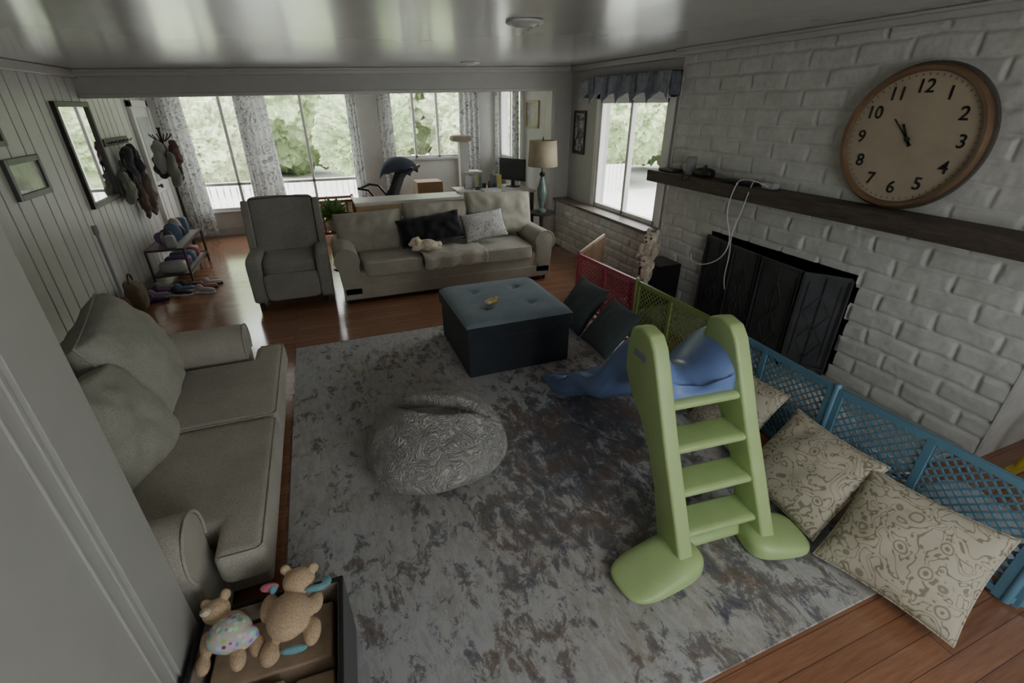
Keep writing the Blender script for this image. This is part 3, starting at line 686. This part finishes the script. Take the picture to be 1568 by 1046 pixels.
g=group('yellow_toy_arch',(3.75,.80,0)); tube('arch',[(0,-.3,0),(0,-.28,.3),(0,-.15,.42),(0,.0,.42),(0,.1,.3),(0,.12,0)],.02,yp,g); boxes('foot',[(-.08,.08,-.33,-.27,0,.03),(-.08,.08,.09,.15,0,.03)],yp,g,bevel=.01)
g=group('storage_bin',(2.80,1.72,0.0),4); binm=M('bin_clear',(.50,.54,.57),.3,.1)
extr('tub',[(-.13,0),(-.17,.24),(.17,.24),(.13,0)],'y',-.28,.28,binm,g,bevel=.02); puff('contents',(.30,.5,.12),(0,0,.25),plushw,g,k=3,wr=.03)
g=group('toy_cushion',(2.92,.72,.0),0); puff('pad',(.45,.5,.16),(0,0,.08),M('pad_white',(.50,.54,.58),.6,.1),g,k=4,wr=.02)
tube('coiled_cable',[(2.85+.12*math.cos(t)*(.7+.3*math.sin(t*1.7)),1.15+.15*math.sin(t)*(.8+.2*math.cos(t*2.3)),.02+.01*t) for t in [i*.6 for i in range(30)]],.006,cordm)
# ---------------------------------------------------------------- toy basket
bk=group('toy_basket',(-.44,1.155,0),-3)
t_=.018;bw,bd,bh=.25,.26,.36
boxes('walls',[(-bw,-bw+t_,-bd,bd,0,bh),(bw-t_,bw,-bd,bd,0,bh),(-bw,bw,-bd,-bd+t_,0,bh),(-bw,bw,bd-t_,bd,0,bh),(-bw,bw,-bd,bd,0,.02)],basket_m,bk,bevel=.006)
boxes('lining',[(-bw+t_,-bw+t_+.003,-bd+t_,bd-t_,.02,bh-.01),(bw-t_-.003,bw-t_,-bd+t_,bd-t_,.02,bh-.01),(-bw+t_,bw-t_,-bd+t_,-bd+t_+.003,.02,bh-.01),(-bw+t_,bw-t_,bd-t_-.003,bd-t_,.02,bh-.01)],basket_in,bk)
bwd=M('blocks_wood',(.46,.35,.24),.6,.2)
boxes('toy_blocks',[(-.22,-.10,-.23,-.02,.02,.27),(-.08,.05,-.22,-.04,.02,.30),(.07,.2,-.22,-.02,.02,.24),(-.2,.2,0,.22,.02,.28)],bwd,bk,bevel=.01)
tb=group('teddy_bear',(-.555,1.285,.34),8,.74)
blob('body',[((0,0,.07),(.085,.10,.07)),((-.05,.12,.10),(.062,.058,.058)),((-.09,.165,.12),(.024,.022,.03)),((0,.165,.14),(.024,.022,.03)),((-.10,.0,.05),(.03,.07,.03)),((-.12,-.08,.03),(.03,.05,.03)),((.10,-.10,.03),(.035,.06,.03)),((.02,-.13,.04),(.035,.06,.035))],teddy,tb,vox=.006)
blob('dress',[((0,-.02,.085),(.098,.085,.068)),((.03,-.06,.07),(.09,.05,.06))],dollcloth,tb,vox=.006)
blob('muzzle',[((-.085,.10,.145),(.025,.022,.018))],plushw,tb,vox=.004); blob('nose',[((-.095,.095,.165),.009)],plushb,tb,vox=.003)
tb=group('teddy_bear',(-.36,1.275,.365),-8,.74)
blob('body',[((0,-.02,.06),(.10,.12,.08)),((.03,.13,.10),(.078,.068,.065)),((-.035,.18,.14),(.026,.022,.03)),((.10,.17,.13),(.026,.022,.03)),((-.10,.04,.06),(.04,.075,.04)),((.11,-.10,.02),(.04,.07,.035)),((-.07,-.15,.0),(.045,.06,.04)),((.11,.03,.05),(.04,.06,.035))],teddy,tb,vox=.006)
blob('ribbon',[((.12,.07,.10),(.055,.016,.02)),((.17,.09,.11),(.025,.03,.012)),((.04,-.17,.02),(.06,.018,.02)),((-.08,.10,.12),(.02,.03,.02))],tealrib,tb,vox=.005)
blob('collar',[((-.10,.11,.12),(.045,.02,.025))],pinkm,tb,vox=.005)

# ---------------------------------------------------------------- curtains
def curtain(name,p,q,z0,z1,folds,amp=.03,flare=1.15):
    V=[];F=[];n=folds*10;m_=14;p=Vector((*p,0));q=Vector((*q,0));d=q-p;u=d.normalized();nn=Vector((-u.y,u.x,0));c=(p+q)/2
    for i in range(n+1):
        t=i/n
        for j in range(m_+1):
            s_=j/m_; w_=(1+(flare-1)*s_)
            pos=c+d*(t-.5)*w_+nn*amp*(math.sin(t*folds*2*math.pi+.5*math.sin(s_*3))*(.7+.3*s_)+.3*math.sin(t*folds*4.7+s_*2))
            V.append((pos.x,pos.y,z1+(z0-z1)*s_))
    for i in range(n):
        for j in range(m_): a=i*(m_+1)+j;F.append((a,a+1,a+m_+2,a+m_+1))
    o=mobj(name,V,F,curt,None,smooth=True)
yc=YF-.13
curtain('curtain',(-2.15,yc),(-1.80,yc),.06,2.30,4); curtain('curtain',(-1.08,yc),(-.62,yc),.06,2.34,5)
curtain('curtain',(.62,yc),(.78,yc),.06,2.36,3); curtain('curtain',(1.14,yc),(1.38,yc),.06,2.36,3); curtain('curtain',(2.62,yc),(3.0,yc),.06,2.38,4)
curtain('curtain',(3.28,8.3),(3.28,8.05),.06,2.38,3); curtain('curtain',(3.28,9.2),(3.28,9.0),.06,2.38,2)
# ---------------------------------------------------------------- console table behind the sofa
ct=group('console_table',(1.60,6.62,0))
box('top',-1.24,1.16,-.22,.22,.885,.93,M('console_top',(.60,.57,.50),.4,.08),ct,bevel=.006)
box('front_apron',-1.22,1.14,-.215,-.19,.78,.885,pine,ct,bevel=.004); box('side_panel',-1.2,-1.16,-.2,.2,0,.885,pine,ct,bevel=.004); box('side_panel_2',1.09,1.13,-.2,.2,0,.885,pine,ct,bevel=.004); box('back_panel',-1.16,1.12,.15,.18,.1,.885,pine,ct)
boxes('mail_stack',[(.55,.80,-.1,.1,.931,.97),(.85,.97,-.15,.12,.931,.945),(.2,.42,-.05,.15,.931,.955)],M('papers',(.5,.5,.48),.7,.15),ct,bevel=.002)
tl=group('side_table',(3.0,6.42,0)); lathe('top',[(.2,.60),(.2,.63)],darkwood,tl); lathe('stem',[(.12,0),(.03,.05),(.025,.3),(.04,.35),(.025,.4),(.03,.6)],darkwood,tl)
lp=group('table_lamp',(3.0,6.42,.631))
lathe('base',[(.07,0),(.07,.03),(.03,.06),(.045,.14),(.07,.24),(.075,.32),(.045,.42),(.025,.5),(.04,.54),(.02,.57),(.012,.66)],M('lamp_teal',(.12,.17,.155),.25,.2),lp)
lathe('collar',[(.03,.50),(.045,.53),(.03,.56)],black,lp)
sh=lathe('shade',[(.215,.64),(.19,.98)],M('shade_linen',(.38,.32,.22),.8,.06),lp,caps=(0,0)); m=sh.modifiers.new('s','SOLIDIFY'); m.thickness=.004
lathe('finial',[(.008,.95),(.012,1.0),(.004,1.03)],black,lp,n=12)
# ---------------------------------------------------------------- sunroom objects
dk=group('desk',(2.62,7.5,0)); box('top',-.6,.6,-.4,.4,.80,.83,M('desk_top',(.36,.30,.22),.4),dk,bevel=.005); boxes('legs',[(-.57,-.52,-.37,-.32,0,.80),(.52,.57,-.37,-.32,0,.80),(-.57,-.52,.32,.37,0,.80),(.52,.57,.32,.37,0,.80)],darkwood,dk)
cols=[(.05,.09,.2),(.4,.1,.06),(.5,.5,.48),(.1,.12,.12),(.45,.38,.1),(.08,.2,.22),(.5,.5,.5)]
random.seed(11)
dc=group('desk_supplies',(2.62,7.5,.831))
for i in range(22):
    x=random.uniform(-.55,.12);y=random.uniform(-.33,.3);h=random.uniform(.08,.28);w_=random.uniform(.02,.06)
    c_=M('item_%d'%i,random.choice(cols),.5)
    if i%2: box('box_%d'%i,x-w_,x+w_,y-w_*.7,y+w_*.7,0,h,c_,dc,bevel=.004)
    else: lathe('bottle_%d'%i,[(w_*.6,0),(w_*.6,h*.7),(w_*.25,h*.85),(w_*.25,h)],c_,dc,loc=(x,y,0),n=14)
mo=group('computer_monitor',(3.0,7.6,.831),-60); box('screen',-.27,.27,-.015,.015,.10,.44,black,mo,bevel=.006); boxes('stand',[(-.03,.03,.0,.03,0,.15),(-.1,.1,-.06,.08,0,.012)],black,mo)
cc=group('cat_tree',(2.38,8.35,0)); carp=fabric('cat_tree_carpet',(.60,.58,.54))
box('base',-.22,.22,-.2,.2,0,.05,carp,cc,bevel=.01); box('post',-.075,.075,-.075,.075,.05,1.50,white,cc,bevel=.01)
puff('top_tray',(.36,.30,.10),(-.03,0,1.55),fabric('cat_tree_tan',(.50,.43,.35)),cc,k=4); box('mid_shelf',-.05,.30,-.16,.16,.98,1.02,carp,cc,bevel=.01); box('low_box',-.18,.18,-.16,.16,.05,.42,carp,cc,bevel=.02)
box('cardboard_box',1.55,2.00,8.4,8.8,0,.86,M('cardboard',(.40,.28,.17),.8),bevel=.004)
# stroller
st=group('stroller',(.98,7.9,0),-25,1.12)
R=[]
for s_ in(-.24,.24):
    R+=[((-.42,s_,.12),(.28,s_*.9,1.02),.013),((.32,s_,.12),(-.20,s_*.9,.78),.013),((.28,s_*.9,1.02),(.42,s_*.9,1.06),.015),((-.2,s_*.9,.78),(-.34,s_*.9,.80),.012)]
R+=[((.42,-.22,1.06),(.42,.22,1.06),.018),((-.34,-.22,.80),(-.34,.22,.80),.016),((-.2,-.24,.40),(-.2,.24,.40),.01),((.2,-.24,.30),(.2,.24,.30),.01)]
bars('frame',R,black,st)
for (x,y) in((-.42,-.27),(-.42,.27),(.32,-.27),(.32,.27)): lathe('wheel',[(.05,-.02),(.11,-.02),(.12,0),(.11,.02),(.05,.02)],black,st,loc=(x,y,.12),rot=(90,0,0),n=20)
stf=fabric('stroller_fabric',(.05,.055,.065))
puff('seat',(.36,.38,.10),(-.04,0,.58),stf,st,k=4); puff('backrest',(.10,.38,.55),(.14,0,.84),stf,st,k=4,rot=(0,24,0)); puff('leg_rest',(.08,.34,.26),(-.26,0,.48),stf,st,k=4,rot=(0,30,0)); puff('storage',(.42,.36,.14),(0,0,.28),stf,st,k=4)
V=[];F=[]
for i in range(13):
    a=math.radians(5+i*12.5)
    for j in range(13):
        b_=math.radians(-84+14*j); V.append((.20-.30*math.cos(a)*(1-.25*abs(math.sin(b_))),.21*math.sin(b_),.93+.27*math.sin(a)*max(.02,math.cos(b_))**.5))
for i in range(12):
    for j in range(12): k_=i*13+j;F.append((k_,k_+1,k_+14,k_+13))
o=mobj('canopy',V,F,fabric('stroller_canopy',(.07,.085,.11)),st,smooth=True); o.modifiers.new('s','SOLIDIFY').thickness=.01
# plant
pl=group('potted_plant',(.10,6.75,0))
lathe('stand',[(.13,0),(.13,.02),(.02,.04),(.02,.5),(.10,.52)],darkwood,pl); lathe('pot',[(.07,.52),(.09,.54),(.11,.70),(.10,.70),(.09,.66)],M('pot',(.4,.38,.35),.5),pl)
lv=M('leaf_green',(.18,.34,.10),.5,.3)
V=[];F=[];random.seed(8)
for i in range(80):
    a=random.uniform(0,6.28);e_=random.uniform(.1,1.3);L_=random.uniform(.14,.30);d=Vector((math.cos(a)*math.cos(e_),math.sin(a)*math.cos(e_),math.sin(e_)*1.3));s_=Vector((-math.sin(a),math.cos(a),0))*.035
    b0=Vector((0,0,.70));mid=b0+d*L_*.6;tip=b0+d*L_-Vector((0,0,.05));n_=len(V);V+=[b0,mid+s_,tip,mid-s_];F.append((n_,n_+1,n_+2,n_+3))
mobj('leaves',V,F,lv,pl)
tc=group('toy_rack',(.05,8.5,0))
R=[]
for i in range(9): R.append(((-.4+i*.1,0,.1),(-.4+i*.1,0,.62),.012))
R+=[((-.42,0,.62),(.42,0,.62),.02),((-.42,0,.1),(.42,0,.1),.02),((-.42,0,0),(-.42,0,.66),.022),((.42,0,0),(.42,0,.66),.022),((-.42,.4,0),(-.42,.4,.66),.022),((.42,.4,0),(.42,.4,.66),.022),((-.42,0,.62),(-.42,.4,.62),.02),((.42,0,.62),(.42,.4,.62),.02),((-.42,.4,.62),(.42,.4,.62),.02)]
bars('frame',R,M('red_wood',(.28,.12,.06),.5),tc); box('deck',-.42,.42,0,.4,.28,.30,pine,tc)
for i in range(8): puff('toy_%d'%i,(.12,.12,.12),(-.33+i*.095,.2,.36+.2*(i%2)),M('toycol_%d'%i,random.choice(cols),.5),tc,k=3,n=6)
# coat rack + bags
cr_=group('coat_rack',(XL+.012,7.50,0))
box('rail',0,.03,-.48,.34,1.62,1.70,darkwood,cr_,bevel=.005)
random.seed(21)
hc=[(.22,.23,.19),(.03,.03,.032),(.05,.055,.06),(.13,.07,.07),(.04,.04,.045),(.17,.13,.10),(.05,.055,.06),(.30,.30,.27)]
for i in range(6):
    y=-.42+i*.14;h=random.uniform(.3,.65); zt=1.60-random.choice([0,.0,.12,.25]); d=random.uniform(.07,.13)
    tube('hook_%d'%i,[(.03,y,1.66),(.08,y,1.64),(.09,y,1.68)],.006,iron,cr_)
    puff('bag_%d'%i,(d,random.uniform(.12,.18),h),(.03+d/2,y,zt-h/2),fabric('bagfab_%d'%i,hc[i]),cr_,k=2.6,wr=.05,seed=i,n=14,sc=9)
    tube('strap_%d'%i,[(.09,y-.05,zt-h*.25),(.09,y,1.68),(.09,y+.05,zt-h*.25)],.008,black,cr_)
hs_=group('bag_stand',(-1.93,8.20,0)); lathe('pole',[(.16,0),(.16,.02),(.02,.04),(.016,1.75),(.03,1.78)],darkwood,hs_,n=16)
for i in range(6):
    a=i*math.pi/3; h=.35+.06*(i%3); zt=1.62-.14*(i%2)
    tube('arm_%d'%i,[(0,0,1.6),(.08*math.cos(a),.08*math.sin(a),1.62),(.13*math.cos(a),.13*math.sin(a),1.70)],.008,darkwood,hs_)
    puff('bag_%d'%i,(.13,.13,h),(.11*math.cos(a),.11*math.sin(a),zt-h/2),fabric('bagfab2_%d'%i,hc[(i+3)%8]),hs_,k=2.5,wr=.04,seed=i+9,n=12,sc=9)
sr=group('shoe_rack',(-1.92,7.30,0))
R=[]
for x in(-.2,.2):
    for y in(-.55,.55): R.append(((x,y,0),(x,y,.46),.012))
for z in(.14,.46):
    R+=[((-.2,-.55,z),(-.2,.55,z),.012),((.2,-.55,z),(.2,.55,z),.012),((-.2,-.55,z),(.2,-.55,z),.012),((-.2,.55,z),(.2,.55,z),.012)]
bars('frame',R,M('rack_metal',(.10,.07,.06),.4,metal=.3),sr); boxes('shelves',[(-.2,.2,-.55,.55,.13,.14),(-.2,.2,-.55,.55,.455,.468)],M('rack_shelf',(.28,.26,.24),.5),sr)
sc2=[(.3,.3,.3),(.05,.05,.06),(.4,.38,.35),(.14,.06,.18),(.1,.14,.22),(.30,.10,.08)]
for i in range(12):
    w_=random.uniform(.07,.15);h=random.uniform(.07,.24); puff('bin_%d'%i,(random.uniform(.1,.2),w_,h),(random.uniform(-.08,.08),-.48+i*.085,.468+h/2),M('rackitem_%d'%i,sc2[i%6],.6),sr,k=random.choice([2.4,6]),n=8,wr=.01)
for i in range(4): puff('low_%d'%i,(.3,.2,.14),(0,-.4+i*.26,.14+.07),M('rackitem_low_%d'%i,sc2[(i+2)%6],.6),sr,k=4,n=8,wr=.01)
def shoe(loc,rot,col,nm='shoe'):
    g=group(nm,loc,rot); m_=M('shoe_mat',col,.6)
    blob('upper',[((0,0,.035),(.10,.038,.03)),((-.06,0,.06),(.045,.036,.05)),((.07,0,.03),(.05,.042,.028))],m_,g,vox=.006)
    extr('sole',[(-.11,-.03),(-.11,.03),(-.02,.035),(.06,.045),(.12,.02),(.12,-.02),(.06,-.045),(-.02,-.035)],'z',0,.018,cordm if random.random()<.5 else black,g,bevel=.004)
for i in range(10):
    shoe((-2.02+.25*(i%3)+random.uniform(-.02,.02),6.64-.14*(i//3),.0),random.uniform(-20,20),sc2[i%6])
g2=group('hand_vacuum',(-2.12,5.70,0)); lathe('body',[(.05,0),(.06,.05),(.045,.20),(.025,.26)],M('vac_red',(.25,.04,.04),.4),g2); lathe('handle',[(.012,.25),(.012,.9),(.025,.92),(.025,1.0)],M('vac_grey',(.3,.3,.32),.4),g2)
g2=group('tote_bag',(-2.10,5.98,0)); puff('body',(.16,.22,.34),(0,0,.17),fabric('tote_fab',(.20,.16,.10)),g2,k=4,wr=.03); tube('handle',[(0,-.07,.3),(0,-.06,.46),(0,.06,.46),(0,.07,.3)],.008,darkwood,g2)
dr=group('door_1'); box('slab',XL,XL+.035,8.42,9.10,0,2.03,white,dr,bevel=.004)
boxes('panels',[(XL+.03,XL+.045,8.5,8.73,.2,.9),(XL+.03,XL+.045,8.79,9.02,.2,.9)],white,dr,bevel=.006); boxes('casing',[(XL,XL+.05,8.34,8.42,0,2.11),(XL,XL+.05,9.10,9.18,0,2.11),(XL,XL+.05,8.34,9.18,2.03,2.11)],white,dr,bevel=.004)
box('glass',XL+.03,XL+.04,8.5,9.02,1.05,1.9,M('door_glass',(.5,.55,.5),.05),dr); lathe('knob',[(.012,0),(.012,.03),(.03,.04),(.03,.06),(.01,.07)],iron,dr,loc=(XL+.035,8.47,1.0),rot=(0,90,0),n=16)

# ---------------------------------------------------------------- exterior
box('ground',-40,40,-30,60,-.5,-.35,outg)
def tree(x,y,z,r,mat,seed,name='tree'):
    bm=bmesh.new(); bmesh.ops.create_icosphere(bm,subdivisions=6,radius=1)
    for v_ in bm.verts:
        q=v_.co*1.6+Vector((seed*3.3,seed,0)); d=1+.25*noise.noise(q)+.14*noise.noise(q*2.7)+.09*noise.noise(q*6)+.08*noise.noise(q*14)+.05*noise.noise(q*30)
        v_.co*=d*r
    me=bpy.data.meshes.new('crown'); bm.to_mesh(me); bm.free(); me.materials.append(mat)
    g=group(name,(x,y,-.35)); o=bpy.data.objects.new('crown',me); o.location=(0,0,z+.35); link(o,g)
    lathe('trunk',[(.22*r/2,0),(.15*r/2,z+.35)],trunkm,g,n=12)
for i,(x,y,z,r) in enumerate([(-9,20,2.4,2.6),(-5,21,3.0,3.0),(-1,22,2.6,2.9),(3,20,3.0,2.8),(7,21,2.8,3.2),(11,19,2.5,2.8),(-13,18,2.8,3.0),(-3,17,1.2,1.5),(1.5,16,1.3,1.4),(5,15.5,1.8,1.7),(9.5,14,2.2,1.8),(-6.5,16,1.2,1.6),(15,12,2.6,2.6),(17,7.5,3.4,2.5),(14,17,2.8,2.8)]):
    tree(x,y,z,r,fol if i%2==0 else fol2,i)
fn=[];x=-9
while x<9: fn.append((x,x+.12,13.0,13.03,-.35,.45)); x+=.14
boxes('fence',fn+[(-9,9,13.03,13.06,-.1,-.04),(-9,9,13.03,13.06,.30,.36)],fencem)
gr=group('garage',(13.5,6.3,-.35)); box('walls',-1.5,1.0,-5,4,0,2.0,M('garage_wall',(.62,.59,.53),.8),gr); extr('roof',[(-2.0,1.95),(-.2,2.9),(1.4,1.95)],'y',-5.3,4.3,M('roof_grey',(.40,.39,.38),.9),gr)

# ---------------------------------------------------------------- light, world, camera
w=bpy.data.worlds.new('World'); S.world=w; w.use_nodes=True; nt=w.node_tree; bg=nt.nodes['Background']
bg.inputs[0].default_value=(.93,.97,1,1); bg.inputs[1].default_value=7.3
sun=bpy.data.lights.new('sun','SUN'); sun.energy=4; sun.angle=.2; so=bpy.data.objects.new('sun',sun); so.rotation_euler=(math.radians(25),math.radians(-20),0); link(so)
cam=bpy.data.cameras.new('camera'); cam.sensor_width=36; cam.lens=16.32; cam.clip_start=.02; cam.clip_end=200
co=bpy.data.objects.new('camera',cam); co.location=(0,0,2.035); co.rotation_euler=(math.radians(90-26.86),0,math.radians(-21.5)); link(co); S.camera=co
